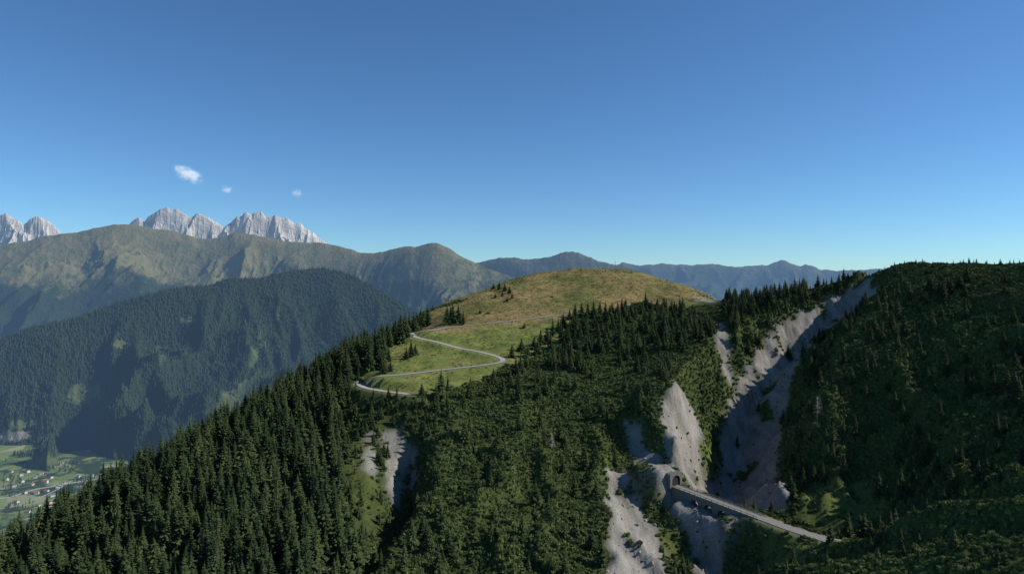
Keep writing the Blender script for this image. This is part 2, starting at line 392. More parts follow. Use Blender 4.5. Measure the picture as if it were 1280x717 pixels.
# tunnel portal
tp=empty('tunnel_portal',tuple(B0));tag(tp,'arched stone tunnel mouth at the uphill end of the viaduct','tunnel')
ar=[(-2.2,-.3)]+[(-2.2*math.cos(math.pi*k/14),2.2+1.9*math.sin(math.pi*k/14)) for k in range(15)]+[(2.2,-.3)]
ou=[(-3.4,-.6)]+[(3.4*max(-1,min(1,-1.35*math.cos(math.pi*k/14))),4.9+.25*math.sin(k*2.1) if 2<k<12 else 2.4+(k if k<3 else 14-k)*.8) for k in range(15)]+[(3.4,-.6)]
n_=len(ar);mb=MB()
vs=[bp(.1,a,z) for a,z in ar]+[bp(.1,a,z) for a,z in ou]+[bp(-9,a,z) for a,z in ou]
fs=[(i,i+1,n_+i+1,n_+i) for i in range(n_-1)]+[(n_+i,n_+i+1,2*n_+i+1,2*n_+i) for i in range(n_-1)]
mb.add(vs,fs);vmk(mb,'portal_wall',M['stone'],tp)
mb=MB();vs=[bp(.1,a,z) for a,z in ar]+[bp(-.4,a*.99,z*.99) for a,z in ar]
mb.add(vs,[(i,i+1,n_+i+1,n_+i) for i in range(n_-1)]+[tuple(range(n_,2*n_))]);vmk(mb,'tunnel_mouth',M['dark'],tp)  # near-black lining and back panel paint the shade of the tunnel interior
# ---------------------------------------------------------------- plants
def spruce(seed,R=2.1,wh=26):
    r=random.Random(seed);mb=MB()
    for i in range(wh):
        t=(i+.5)/wh;z=.7+(t**.92)*9.0;Lr=(R*(1-t)**.82+.10)*r.uniform(.75,1.15)
        nb=r.randint(7,10)
        for b in range(nb):
            if r.random()<.10: continue
            a=2*math.pi*(b+r.uniform(-.4,.4))/nb+i*1.3;l=Lr*r.uniform(.6,1.2);ca,sa=math.cos(a),math.sin(a)
            zz=z+r.uniform(-.12,.12);w=.17*l+.07
            def P(rr,side,dz): return (ca*rr-sa*side,sa*rr+ca*side,zz+dz)
            dr=.30*(1-t)+.05
            vs=[P(0,0,.08*l),P(.5*l,-w,-dr*.6*l-.08*l),P(.5*l,0,-dr*.45*l),P(.5*l,w,-dr*.6*l-.08*l),P(l,0,-dr*.8*l),
                P(.78*l,-w*1.1,-dr*l-.12*l),P(.78*l,w*1.1,-dr*l-.12*l),P(.3*l,-w*.9,-dr*.6*l-.15*l),P(.3*l,w*.9,-dr*.6*l-.15*l)]
            mb.add(vs,[(0,1,2),(0,2,3),(1,4,2),(2,4,3),(2,5,4),(2,4,6),(0,7,2),(0,2,8)])
    k=6;vs=[(math.cos(6.28*j/k)*R*.33,math.sin(6.28*j/k)*R*.33,1.2) for j in range(k)]+[(0,0,10.2)]
    mb.add(vs,[(j,(j+1)%k,k) for j in range(k)])
    mb.tube((0,0,9.3),(0,0,10.4),.07,.01,4)
    return mb
def bush(seed,n=75):
    r=random.Random(seed);mb=MB();lob=[(r.uniform(-.5,.5),r.uniform(-.5,.5),r.uniform(.1,.35),r.uniform(.45,.7)) for _ in range(5)]
    for i in range(n):
        cx,cy,cz,R=r.choice(lob);a=r.uniform(0,6.283);e=math.asin(r.uniform(-.05,1));d=Vector((math.cos(a)*math.cos(e),math.sin(a)*math.cos(e),math.sin(e)))
        b=Vector((cx,cy,cz))+d*R*.72;u=(d+Vector((0,0,.75))).normalized();tip=b+u*r.uniform(.22,.42)
        s1=u.orthogonal().normalized();s2=u.cross(s1);w=r.uniform(.09,.16)
        vs=[b+s1*w,b+(s2*.87-s1*.5)*w,b+(-s2*.87-s1*.5)*w,tip];mb.add(vs,[(0,1,3),(1,2,3),(2,0,3)])
    for cx,cy,cz,R in lob:
        m=6;vs=[(cx+math.cos(6.28*j/m)*R*.85,cy+math.sin(6.28*j/m)*R*.85,-.3) for j in range(m)]+[(cx+math.cos(6.28*j/m+.4)*R*.7,cy+math.sin(6.28*j/m+.4)*R*.7,cz+R*.35) for j in range(m)]+[(cx,cy,cz+R*.78)]
        mb.add(vs,[(j,(j+1)%m,m+(j+1)%m,m+j) for j in range(m)]+[(m+j,m+(j+1)%m,2*m) for j in range(m)])
    return mb
crown_me=[];
for s,(R,wh) in enumerate([(2.5,26),(2.1,27),(2.9,24),(1.8,26),(2.6,22)]):
    o=spruce(s+1,R,wh);me=bpy.data.meshes.new('crown');me.from_pydata(o.v,[],o.f);me.materials.append(M['spruce']);crown_me.append(me)
tb=MB();tb.tube((0,0,-1.2),(0,0,4),.24,.16);tb.tube((0,0,4),(0,0,9.4),.16,.03)
trunk_me=bpy.data.meshes.new('trunk');trunk_me.from_pydata(tb.v,[],tb.f);trunk_me.materials.append(M['bark'])
bush_me=[]
for s in range(5):
    o=bush(s+20,80);me=bpy.data.meshes.new('foliage');me.from_pydata([tuple(v) for v in o.v],[],o.f);me.materials.append(M['mugo'] if s<4 else M['leaf']);bush_me.append(me)
def tree(x,y,h,var,label,group,name='spruce_tree',wide=1.0):
    z=float(samp(H,x,y));e=empty(name,(x,y,z),random.uniform(0,6.28));s=h/10.4;e.scale=(s*wide,s*wide,s)
    t=bpy.data.objects.new('trunk',trunk_me);C.objects.link(t);t.parent=e
    c=bpy.data.objects.new('crown',crown_me[var]);C.objects.link(c);c.parent=e
    tag(e,label,'tree',group);return e,c
def scatter(name,pts,scl,rot,idx,srcs,label,cat):
    me=bpy.data.meshes.new(name);me.vertices.add(len(pts));me.vertices.foreach_set('co',np.asarray(pts,np.float32).ravel())
    a=me.attributes.new('scl','FLOAT_VECTOR','POINT');a.data.foreach_set('vector',np.asarray(scl,np.float32).ravel())
    a=me.attributes.new('rot','FLOAT_VECTOR','POINT');a.data.foreach_set('vector',np.asarray(rot,np.float32).ravel())
    a=me.attributes.new('idx','INT','POINT');a.data.foreach_set('value',np.asarray(idx,np.int32).ravel())
    o=bpy.data.objects.new(name,me);C.objects.link(o);tag(o,label,cat,kind='stuff')
    ng=bpy.data.node_groups.new(name+'_nodes','GeometryNodeTree')
    ng.interface.new_socket('Geometry',in_out='INPUT',socket_type='NodeSocketGeometry');ng.interface.new_socket('Geometry',in_out='OUTPUT',socket_type='NodeSocketGeometry')
    gi=ng.nodes.new('NodeGroupInput');go=ng.nodes.new('NodeGroupOutput');ip=ng.nodes.new('GeometryNodeInstanceOnPoints');jn=ng.nodes.new('GeometryNodeJoinGeometry')
    for s in reversed(srcs):
        oi=ng.nodes.new('GeometryNodeObjectInfo');oi.transform_space='ORIGINAL';oi.inputs['Object'].default_value=s
        g2=ng.nodes.new('GeometryNodeGeometryToInstance');ng.links.new(oi.outputs['Geometry'],g2.inputs[0]);ng.links.new(g2.outputs[0],jn.inputs[0])
    def na(nm,ty):
        q=ng.nodes.new('GeometryNodeInputNamedAttribute');q.data_type=ty;q.inputs['Name'].default_value=nm
        return [s for s in q.outputs if s.name=='Attribute' and s.enabled][0]
    er=ng.nodes.new('FunctionNodeEulerToRotation');ng.links.new(na('rot','FLOAT_VECTOR'),er.inputs[0])
    ng.links.new(gi.outputs[0],ip.inputs['Points']);ng.links.new(jn.outputs[0],ip.inputs['Instance'])
    ip.inputs['Pick Instance'].default_value=True
    ng.links.new(na('idx','INT'),ip.inputs['Instance Index']);ng.links.new(er.outputs[0],ip.inputs['Rotation']);ng.links.new(na('scl','FLOAT_VECTOR'),ip.inputs['Scale'])
    ng.links.new(ip.outputs[0],go.inputs[0])
    md=o.modifiers.new('scatter','NODES');md.node_group=ng;return o
def gridpts(x0,x1,y0,y1,sp):
    x,y=np.meshgrid(np.arange(x0,x1,sp),np.arange(y0,y1,sp));x=x.ravel()+rng.uniform(-.5,.5,x.size)*sp;y=y.ravel()+rng.uniform(-.5,.5,y.size)*sp;return x,y
def roadd(x,y):
    d=np.full(x.shape,1e9)
    for ln in (rd,lowr):
        for p in ln: d=np.minimum(d,np.hypot(x-p.x,y-p.y))
    return d
def proj(x,y,z): return 640+F*x/y, HY-F*z/y
P2=hp([(640,474),(655,455),(700,430),(712,410),(770,392),(800,382),(860,388),(892,392),(890,440),(840,450),(760,440),(720,462),(680,482)])
P3=[(at(905,0,Y)[0],Y) for Y in (395,520)]+[(at(1010,0,Y)[0],Y) for Y in (470,405)]
tx,ty=gridpts(-330,330,120,620,4.3)
mead=meadow(tx,ty);scr=onscree(tx,ty);rdd=roadd(tx,ty);lus=onlush(tx,ty)
forest=((tx<-50)&(ty<475))|((tx<-34)&(ty>303)&(ty<338))
p2=pip(tx,ty,P2,6);p3=pip(tx,ty,P3,4)
cl=fbm(tx/22,ty/22,3,70)
ppx,ppy=proj(tx,ty,samp(H,tx,ty))
rs_=(tx>105)&(ty>205)&(ppx>990)
prob=np.where(forest,np.where(cl>-.35,.92,.35),np.where(p3,.75,np.where(p2,.12+.62*(cl>.0),np.where(rs_,.16+.36*(cl>.02),.08+.32*(cl>.08)))))
prob=np.where(~forest&~p2&~p3&~rs_&(ty>500),.03,prob)
hh=np.where(forest,6.5+11*rng.random(tx.size)**.8,np.where(p3,rng.uniform(7,12,tx.size),np.where(p2,rng.uniform(5,12.5,tx.size),3.2+8.0*rng.random(tx.size)**1.4)))
sky_=(ppx>1085)&(ty>330)&(ppy<352)&~forest
hh=np.where(sky_,rng.uniform(2,4.5,tx.size),hh)
hh=np.where(forest&(ty>380),hh*.95,hh)
nr=(ppx>430)&(ppx<545)&(ty>285)&(ty<350);hh=np.where(nr,hh*.42,hh)
nr=(ppx>425)&(ppx<500)&(ty>225)&(ty<=285);hh=np.where(nr,hh*.55,hh);prob=np.where(nr,prob*.6,prob)
spur_=(tx>80)&(ty<200);hh=np.where(spur_,hh*.5,hh)
prob=np.where(lus,prob*.35,prob)
ok=(rng.random(tx.size)<prob)&~mead&~scr&(rdd>5)
bs=(tx-B0.x)*du.x+(ty-B0.y)*du.y;bo=(tx-B0.x)*dn.x+(ty-B0.y)*dn.y
ok&=~((bs>-10)&(bs<62)&(bo<4)&(bo>-26)); ok&=~((np.abs(bo)<12)&(bs>-12)&(bs<62))
ok&=(ppx>-260)&(ppx<1550)
ok&=~((ppx>862)&(ppx<903)&(ty>440))
tx,ty,hh,forest,p2,p3=[a[ok] for a in (tx,ty,hh,forest,p2,p3)];tz=samp(H,tx,ty)
px_,py_=proj(tx,ty,tz+hh*.6)
vis=(px_>0)&(px_<1280)&(py_<717)&(py_>0)
for fr in np.linspace(.25,.97,60):
    hz=samp(H,tx*fr,ty*fr)+(1.5 if fr<.95 else 0);vis&=((tz+hh*.75)*fr>hz)
size=np.where(vis,hh/ty,0)*1000;order=np.argsort(-size);ind=order[:260];rest=order[260:]
def zone(i):
    px,py=px_[i],py_[i]
    if px<250 and py>560: return 'tall dark spruce in the dense wood at the lower left corner','spruces of the lower left corner'
    if px<430 and py>560: return 'tall dark spruce in the wood left of the small pale ravine, near the bottom edge','spruces left of the small ravine'
    if px<430: return 'dark spruce on the descending wooded crest in front of the blue valley','spruces on the descending crest'
    if px<560: return 'dark spruce beside the small pale ravine below the meadow','spruces beside the small ravine'
    if px<780: return 'small conifer standing out of the pine scrub on the central spur','conifers on the central spur'
    if px<1000: return 'small conifer rising from scrub around the pale scree gullies','conifers around the scree gullies'
    if py>560: return 'small conifer in the scrub at the lower right, near the road','conifers at the lower right'
    return 'small dark conifer on the shaded scrub slope right of the deep gully','conifers on the shaded right slope'
crowns={}
for i in ind:
    l,g=zone(i);v=int(rng.integers(0,5));e,c=tree(tx[i],ty[i],hh[i],v,l,g,'spruce_tree',rng.uniform(.85,1.15));crowns.setdefault(v,c)
src=[crowns[k] for k in range(5)]
m_=len(rest);sc=hh[rest]/10.4;ww=rng.uniform(.85,1.2,m_)
scatter('spruce_forest',np.stack([tx[rest],ty[rest],tz[rest]],1),np.stack([sc*ww,sc*ww,sc],1),np.stack([rng.normal(0,.03,m_),rng.normal(0,.03,m_),rng.uniform(0,6.28,m_)],1),rng.integers(0,5,m_),src,'further dark spruces and conifers spread over the ridge and slopes','trees')
def htree(px,py,h,lab,v=0,wide=1.0,group=None,Y0=110):
    q=hit(px,py,Y0);
    if q: return tree(q[0],q[1],h,v,lab,group,'spruce_tree',wide)
for k,(a,b,h) in enumerate([(559,403,13),(566,405,16),(573,404,14),(579,406,10),(563,399,10),(528,409,11),(535,406,14),(521,411,13)]):
    htree(a,b,h,'dark spruce in the tight clump at the left end of the upper meadow road',k%5,1.15,'spruces in the clump above the upper road',380)
for k,(a,b,h) in enumerate([(712,399,8),(719,397,11),(727,399,13),(735,396,12),(742,398,14),(750,394,11),(757,397,12),(765,392,9),(733,404,11),(720,407,12),(745,405,10),(772,394,10),(780,390,8),(762,401,12)]):
    htree(a,b,h,'dark spruce in the clump where the upper road disappears behind trees',k%5,1.15,'spruces at the right end of the upper road',380)
for k,(a,b,h) in enumerate([(617,361,5),(624,362,8),(631,364,7),(637,366,6),(628,370,5),(619,372,4),(640,373,5),(634,376,3.5)]):
    htree(a,b,h,'small dark conifer in the clump near the left shoulder of the knoll top',(k+2)%5,1.5,'conifers in the clump on the knoll',450)
for k,(a,b,h) in enumerate([(514,446,10),(508,449,8),(519,443,7),(486,452,9),(480,466,8),(488,464,6)]):
    htree(a,b,h,'spruce at the left edge of the meadow between the two road bends',k%5,1.2,'spruces between the two road bends')
for k,(a,b,h) in enumerate([(668,436,9),(676,431,11),(684,428,10),(691,420,12),(698,414,9),(672,443,10),(660,446,8),(704,410,11),(688,436,11)]):
    htree(a,b,h,'spruce along the right edge of the green meadow below the upper road',k%5,1.2,'spruces along the right meadow edge')
for k,(a,b,h,l) in enumerate([(600,392,4,'low round conifer alone on the brown knoll slope above the upper road'),(552,372,6,'small conifer on the left edge of the knoll skyline'),(560,370,7,'conifer second from the left on the knoll skyline'),
   (790,341,2.5,'tiny conifer on the knoll top just right of the mast'),(757,339,1.8,'tiny conifer on the knoll top just left of the mast'),(655,410,4,'lone small conifer beside the upper road on the green meadow'),(640,447,9,'conifer right of the sharp lower bend of the meadow road'),(652,438,8,'conifer at the right meadow edge, just above the one by the lower bend'),
   (1047,352,6,'pointed little conifer alone on the skyline left of the deep gully'),(1060,349,5,'stubby conifer on the skyline next to the gully head'),(1099,332,4,'conifer on the skyline right above the gully head')]):
    htree(a,b,h,l,k%5,1.4)
for px,py,h,l in [(1022,520,9,'grey dead tree standing bare in the shaded scrub right of the gully'),(690,560,6,'small grey dead conifer in the scrub of the central spur')]:
    q=hit(px,py);r=random.Random(px);e=empty('dead_tree',q);tag(e,l,'tree')
    a=MB();a.tube((0,0,-.5),(.1,0,h),.22,.04);a.build('trunk',M['deadwood'],e)
    b=MB()
    for k in range(60):
        z=h*(.15+.83*k/60);an=r.uniform(0,6.28);l_=(h-z)*.28+.5
        b.tube((0,0,z),(math.cos(an)*l_,math.sin(an)*l_,z-.25*l_),.09,.04,3)
    b.build('bare_branches',M['deadwood'],e)
# shrubs
bsrc=[]
for k,(px,py,s,l) in enumerate([(955,672,1.6,'dark pine shrub on the near verge of the road past the arches'),(985,688,1.8,'dark pine shrub below the road, middle of the near verge'),(610,392,1.6,'low pine shrub beside the round conifer on the knoll slope'),(690,372,1.2,'single low shrub in the middle of the brown knoll'),(1005,700,1.7,'light green leafy shrub below the road end')]):
    q=hit(px,py);e=empty('pine_shrub' if k<4 else 'leafy_shrub',q,k);e.scale=(s,s,s*.9);tag(e,l,'shrub')
    f=bpy.data.objects.new('foliage',bush_me[k]);C.objects.link(f);f.parent=e;bsrc.append(f)
    mb=MB()
    for j in range(4): mb.tube((0,0,-.3),(math.cos(j*1.6)*.4,math.sin(j*1.6)*.4,.5),.06,.03,4)
    mb.build('stem',M['bark'],e)
x,y=gridpts(-120,330,105,560,1.4)
qx,qy=proj(x,y,samp(H,x,y))
k=(qx>-60)&(qx<1400)
x,y,qx=x[k],y[k],qx[k]
fr=(x<-50)&(y<475);me_=meadow(x,y);sc2=onscree(x,y);lu2=onlush(x,y);rr=roadd(x,y)
cl=fbm(x/9,y/9,3,80)
pr=np.where(fr,.30,np.where(cl>-.4,.97,.45));pr=np.where(lu2,.30,pr);pr=np.where(sc2,.02,pr);pr=np.where(me_,.0,pr);pr=np.where((y>500)&~me_,.6,pr)
bs=(x-B0.x)*du.x+(y-B0.y)*du.y;bo=(x-B0.x)*dn.x+(y-B0.y)*dn.y
k=(rng.random(x.size)<pr)&(rr>np.where(y<300,3.3,4.5))&~((bs>-.5)&(bs<40)&(np.abs(bo)<5.5)&(rng.random(x.size)<.85))&~((qx>866)&(qx<903)&(y>470))
x,y,lu2,sc2,cl=[a[k] for a in (x,y,lu2,sc2,cl)];m_=x.size;sp=(x>78)&(y<205)
big=fbm(x/45,y/45,4,85)
s=rng.uniform(.6,1.05,m_)*(1+.3*cl)*np.where(big>.05,1.25,1);s=np.where(rng.random(m_)<.06,s*1.6,s);s=np.where(sc2,s*.6,s);s=np.where(lu2,s*.8,s)
idx=rng.integers(0,4,m_);idx=np.where((rng.random(m_)<np.where(lu2,.5,np.where(sp,.5,np.where((big<-.2)&(x<100),.18,.02)))),4,idx)
scatter('pine_scrub',np.stack([x,y,samp(H,x,y)-.05],1),np.stack([s,s,s*rng.uniform(.6,1.2,m_)],1),np.stack([rng.normal(0,.12,m_),rng.normal(0,.12,m_),rng.uniform(0,6.28,m_)],1),idx,bsrc,'dense dark green dwarf pine scrub covering the slopes','scrub')
print('trees',tx.size,'bushes',m_)
tf=MB();r=random.Random(5)
for j in range(26):
    a=r.uniform(0,6.28);d=r.uniform(.2,.9);q=Vector((math.cos(a)*d*.6,math.sin(a)*d*.6,0));t_=q+Vector((math.cos(a)*d*.5,math.sin(a)*d*.5,r.uniform(.3,.6)))
    w=Vector((-math.sin(a),math.cos(a),0))*.13;tf.add([q-w,q+w,t_],[(0,1,2)])
te=empty('grass_tuft',hit(720,362));te.scale=(.9,.9,.9);tag(te,'single dry grass tuft right of the low shrub on the brown knoll','grass tuft');tfo=tf.build('blades',M['tuft'],te)
x,y=gridpts(-80,170,325,640,2.2);k=meadow(x,y)&(roadd(x,y)>3.5)&(fbm(x/11,y/11,4,90)>-.02);x,y=x[k],y[k];m_=x.size;s=rng.uniform(.3,1.2,m_)
scatter('dry_grass',np.stack([x,y,samp(H,x,y)-.05],1),np.stack([s,s,s*.8],1),np.stack([s*0,s*0,rng.uniform(0,6.28,m_)],1),s*0,[tfo],'dry brown and olive grass tufts over the knoll','grass')
import bmesh
def rock(seed):
    bm=bmesh.new();bmesh.ops.create_icosphere(bm,subdivisions=2,radius=.5);r=random.Random(seed)
    d=[Vector((r.uniform(-1,1),r.uniform(-1,1),r.uniform(-1,1))).normalized() for _ in range(9)]
    for v in bm.verts:
        for q in d:
            t=v.co.dot(q)
            if t>.33: v.co-=q*(t-.33)
        v.co.z*=.75
    me=bpy.data.meshes.new('boulder');bm.to_mesh(me);bm.free();me.materials.append(M['boulder']);return me
rs=[]
for k,(px,py,s,l) in enumerate([(872,655,2.0,'big pale boulder in the gravel bed just left of the arches'),(800,690,1.5,'pale boulder on the lower scree tongue near the bottom edge')]):
    q=hit(px,py);o=bpy.data.objects.new('boulder',rock(k));C.objects.link(o);o.location=q;o.scale=(s,s,s);tag(o,l,'boulder');rs.append(o)
x,y=gridpts(-60,240,190,400,1.6);k=onscree(x,y)&(rng.random(x.size)<.3);x,y=x[k],y[k];m_=x.size;s=rng.uniform(.15,.42,m_)+1.6*rng.random(m_)**11
scatter('scree_stones',np.stack([x,y,samp(H,x,y)],1),np.stack([s,s,s],1),rng.uniform(0,6,(m_,3)),rng.integers(0,2,m_),rs,'loose pale stones strewn over the scree','stones')
# ---------------------------------------------------------------- mast and cars
q=hit(769,341,450) or at(769,341,598);e=empty('radio_mast',q);tag(e,'thin grey mast on top of the grassy knoll','mast')
a=MB();a.tube((0,0,-.3),(0,0,10.5),.16,.09,8);a.build('pole',M['concrete'],e)
a=MB()
for z in (7.2,8.6): a.tube((-.9,0,z),(.9,0,z),.05,.05,5)
a.build('crossbar',M['concrete'],e)
a=MB();a.box(-.4,.4,-.3,.3,0,1.2);a.build('cabinet',M['concrete'],e)
glass,gn=newmat('car_glass');finish(gn,(.02,.025,.03),.1,spec=.6)
rub=simple('rubber',(.02,.02,.02),.8)
def car(px,py,rz,col,label,van=False):
    q=hit(px,py,430)
    if not q: return
    e=empty('parked_car',q,rz);tag(e,label,'car')
    mt,n2=newmat('car_paint');finish(n2,col,.3,spec=.5)
    hgt=2.0 if van else 1.45
    prof=[(-2.15,.35),(-2.2,.8),(-1.9,.95),(-1.55,hgt) if van else (-1.5,hgt-.05),(.5,hgt),(1.15,1.0),(2.1,.8),(2.15,.35)]
    a=MB()
    vs=[(x_,-.85 if z_<1.05 else -.68,z_) for x_,z_ in prof]+[(x_,.85 if z_<1.05 else .68,z_) for x_,z_ in prof];k=len(prof)
    a.add(vs,[(i,(i+1)%k,k+(i+1)%k,k+i) for i in range(k)]+[tuple(range(k-1,-1,-1)),tuple(range(k,2*k))]);a.build('body',mt,e)
    a=MB()
    for sy in (-1,1): a.add([(-1.5,sy*.86,1.0),(.95,sy*.86,1.0),(.45,sy*.74,hgt-.15),(-1.35,sy*.74,hgt-.15)],[(0,1,2,3)])
    a.add([(1.17,-.7,1.03),(1.17,.7,1.03),(.58,.62,hgt-.05),(.58,-.62,hgt-.05)],[(0,1,2,3)]);a.build('window',glass,e)
    for wx in (-1.35,1.35):
        for sy in (-1,1): a=MB();a.tube((wx,sy*.7,.33),(wx,sy*.9,.33),.33,.33,14);a.build('wheel',rub,e)
car(879,370,.1,(.5,.5,.5),'light car parked at the gravel pull-out right of the knoll, leftmost there')
car(888,372,.2,(.75,.75,.74),'white van parked in the middle of the gravel pull-out right of the knoll',True)
car(897,374,.0,(.04,.045,.06),'dark car parked at the right end of the gravel pull-out')
# ---------------------------------------------------------------- far mountains
def farmat(name,lo,hi,tl,tw,clr=False):
    m,nt=newmat(name);p=pos(nt);z=N(nt,'ShaderNodeSeparateXYZ');L(nt,p,z.inputs[0])
    n1=noise(nt,p,.0022,9,.65);n2=noise(nt,p,.009,8,.7);n3=noise(nt,p,.05,4,.8)
    zz=mth(nt,'ADD',z.outputs[2],mth(nt,'MULTIPLY',mth(nt,'SUBTRACT',n1,.5),1100.0));zz=mth(nt,'ADD',zz,mth(nt,'MULTIPLY',mth(nt,'SUBTRACT',n2,.5),600.0))
    f=mth(nt,'DIVIDE',mth(nt,'SUBTRACT',zz,tl-tw),2*tw,True)
    lo2=mix(nt,n3,tuple(v*.5 for v in lo),tuple(v*1.6 for v in lo));hi2=ramp(nt,n2,[(.3,hi[0]),(.5,hi[1]),(.7,hi[2])])
    hi2=mix(nt,mth(nt,'MULTIPLY',n3,.35),hi2,tuple(v*.4 for v in hi[1]))
    c=mix(nt,f,lo2,hi2)
    if clr:
        at_=N(nt,'ShaderNodeVertexColor',layer_name='mask');s_=N(nt,'ShaderNodeSeparateColor');L(nt,at_.outputs[0],s_.inputs[0])
        c=mix(nt,s_.outputs[0],c,mix(nt,n2,(.07,.10,.035),(.18,.19,.08)));c=mix(nt,s_.outputs[1],c,mix(nt,n3,(.14,.14,.09),(.36,.33,.27)))
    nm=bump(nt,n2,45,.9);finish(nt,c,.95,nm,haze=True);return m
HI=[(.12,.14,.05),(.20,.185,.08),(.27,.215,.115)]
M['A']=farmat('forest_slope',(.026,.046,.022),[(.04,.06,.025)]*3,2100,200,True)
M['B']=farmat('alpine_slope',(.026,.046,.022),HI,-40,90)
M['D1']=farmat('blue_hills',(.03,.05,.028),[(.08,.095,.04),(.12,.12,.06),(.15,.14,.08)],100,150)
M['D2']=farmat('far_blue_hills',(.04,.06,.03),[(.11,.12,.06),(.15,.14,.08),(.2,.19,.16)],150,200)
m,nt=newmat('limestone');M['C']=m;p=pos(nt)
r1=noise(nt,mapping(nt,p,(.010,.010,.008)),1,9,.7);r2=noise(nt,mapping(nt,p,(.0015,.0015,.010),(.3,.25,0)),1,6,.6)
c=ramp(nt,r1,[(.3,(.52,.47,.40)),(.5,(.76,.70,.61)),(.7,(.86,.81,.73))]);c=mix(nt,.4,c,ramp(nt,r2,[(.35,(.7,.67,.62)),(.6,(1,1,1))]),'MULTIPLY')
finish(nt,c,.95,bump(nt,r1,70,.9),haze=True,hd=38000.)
def mrange(name,label,sky,Yc,Yn,Yb,zn,zb,nu,nf,nb,amp,fx,fy,seed,mat,jag=0,jf=.05,pw=1.0,g0=.12,spur=0,sf=1000,sy=1.0,maskf=None,skew=0.,vp=1.3):
    sky=np.array(sky,float);pxs=np.linspace(sky[0,0],sky[-1,0],nu);py=np.interp(pxs,sky[:,0],sky[:,1])
    dpx=pxs[1]-pxs[0]
    def smo(a,wpx):
        kk=max(3,int(wpx/dpx)|1);w_=np.hanning(kk+2)[1:-1];return np.convolve(np.pad(a,kk//2,mode='edge'),w_/w_.sum(),'valid')
    sm=smo(py,12) if jag==0 else smo(py,2.5)
    yc=np.interp(pxs,[q[0] for q in Yc],[q[1] for q in Yc]) if isinstance(Yc,list) else np.full(nu,float(Yc))
    yc=smo(yc,120)
    jg=(ridged(pxs*jf,pxs*0+seed+.37,5,seed,.6)-.45)*jag
    zf=-(sm-HY)/F*yc+jg+fbm(pxs*.12,pxs*0+.5,5,seed+3)*yc*.0014
    zw=-(smo(py,90)-HY)/F*yc
    vf=np.linspace(1,0,nf)**vp;vb=np.linspace(0,1,nb+1)[1:]
    Yf=yc[None]+(Yn-yc)[None]*vf[:,None];Ybk=yc[None]+(Yb-yc)[None]*vb[:,None]
    Y=np.concatenate([Yf,Ybk]);v=np.concatenate([vf,vb]);X=(pxs[None]-640)/F*Y
    base=np.concatenate([np.full(nf,zn),np.full(nb,zb)]).astype(float)
    # detail of the crest line fades out downslope, so it does not run down the flank as flutes
    k=np.exp(-v/.07)[:,None];zc=zw[None]+(zf-zw)[None]*k
    Z=base[:,None]+(zc-base[:,None])*((1-v)**pw)[:,None]
    g=(sstep(0,g0,v)*sstep(1.05,.75,v))[:,None]
    Xs=X+skew*Y
    wx=Xs+.5*fx*fbm(X/fx/1.5,Y/fx/1.5,4,seed+9);wy=Y+.5*fx*fbm(X/fx/1.5,Y/fx/1.5,4,seed+19)
    rg=ridged(wx/fx,wy/fy,7,seed,.55)
    Z=Z-amp*g*(1-rg)
    if spur: Z=Z-spur*(sstep(0,.4,v)*sstep(1.05,.75,v))[:,None]*(1-ridged(Xs/sf+.6*fbm(X/sf,Y/sf,3,seed+29),Y/(sf*sy)+.5*fbm(X/sf,Y/sf,3,seed+39),3,seed+33))
    o=struct(gridmesh(name,X,Y,Z,mat,maskf(X,Y,Z) if maskf else None),label,'mountain');return X,Y,Z
mrange('rocky_peaks','jagged pale limestone peaks on the left skyline',[(-120,275),(-60,262),(-20,268),(0,269),(8,266),(15,272),(22,274),(30,281),(38,273),(45,270),(52,271),(60,275),(70,284),(85,300),(120,310),(150,300),(163,278),(168,274),(174,271),(180,277),(186,270),(193,266),(198,262),(203,260),(209,258),(215,262),(222,261),(230,266),(236,271),(240,272),(246,266),(252,267),(262,272),(267,276),(274,279),(280,284),(286,279),(290,277),(296,270),(302,269),(308,265),(314,268),(320,265),(326,264),(332,270),(338,271),(345,268),(352,273),(360,272),(368,279),(376,279),(383,286),(392,290),(400,298),(415,307),(450,325)],
  11000,8900,12500,-300,0,1300,340,30,430,480,520,3,M['C'],jag=22,jf=.14,pw=1.1,g0=.10,spur=480,sf=1300,sy=1.0,skew=.3,vp=1.6)
AB=mrange('alpine_mountain','broad brown and green alpine mountains with forested feet on the left',[(-160,322),(-60,314),(-20,309),(0,307),(15,303),(35,301),(50,296),(70,293),(90,291),(110,287),(125,284),(145,280),(165,280),(190,285),(215,289),(230,293),(255,299),(280,296),(292,290),(305,291),(325,295),(340,298),(355,301),(380,303),(400,303),(420,307),(440,312),(450,316),(470,316),(485,313),(500,309),(512,307),(520,309),(532,305),(545,303),(555,307),(565,312),(575,320),(585,324),(610,336),(660,352),(740,375)],
  [(-160,6300),(0,6500),(200,6900),(400,6900),(545,6500),(740,6600)],3400,8800,-1000,-300,800,420,40,300,800,1000,11,M['B'],pw=.92,g0=.12,spur=820,sf=2100,sy=1.0,skew=-.35)
def amask(X,Y,Z):
    qx,qy=640+F*X/Y,HY-F*Z/Y
    c=fbm(X/200,Y/420,5,66);g=sstep(.34,.48,c)*.8
    for (a,b,ra,rb_) in ((105,492,34,13),(235,400,12,5),(200,445,8,16),(60,575,34,10),(150,430,10,5),(30,530,26,7)):
        d=np.hypot((qx-a)/ra,(qy-b)/rb_)+.9*fbm(X/70,Y/70,4,67);g=np.maximum(g,sstep(1,.6,d)*.85)
    d=np.hypot((qx-18)/34,(qy-545)/9)+.9*fbm(X/60,Y/60,4,68);r=sstep(1,.6,d)*.9
    return np.stack([g,r,g*0],-1)
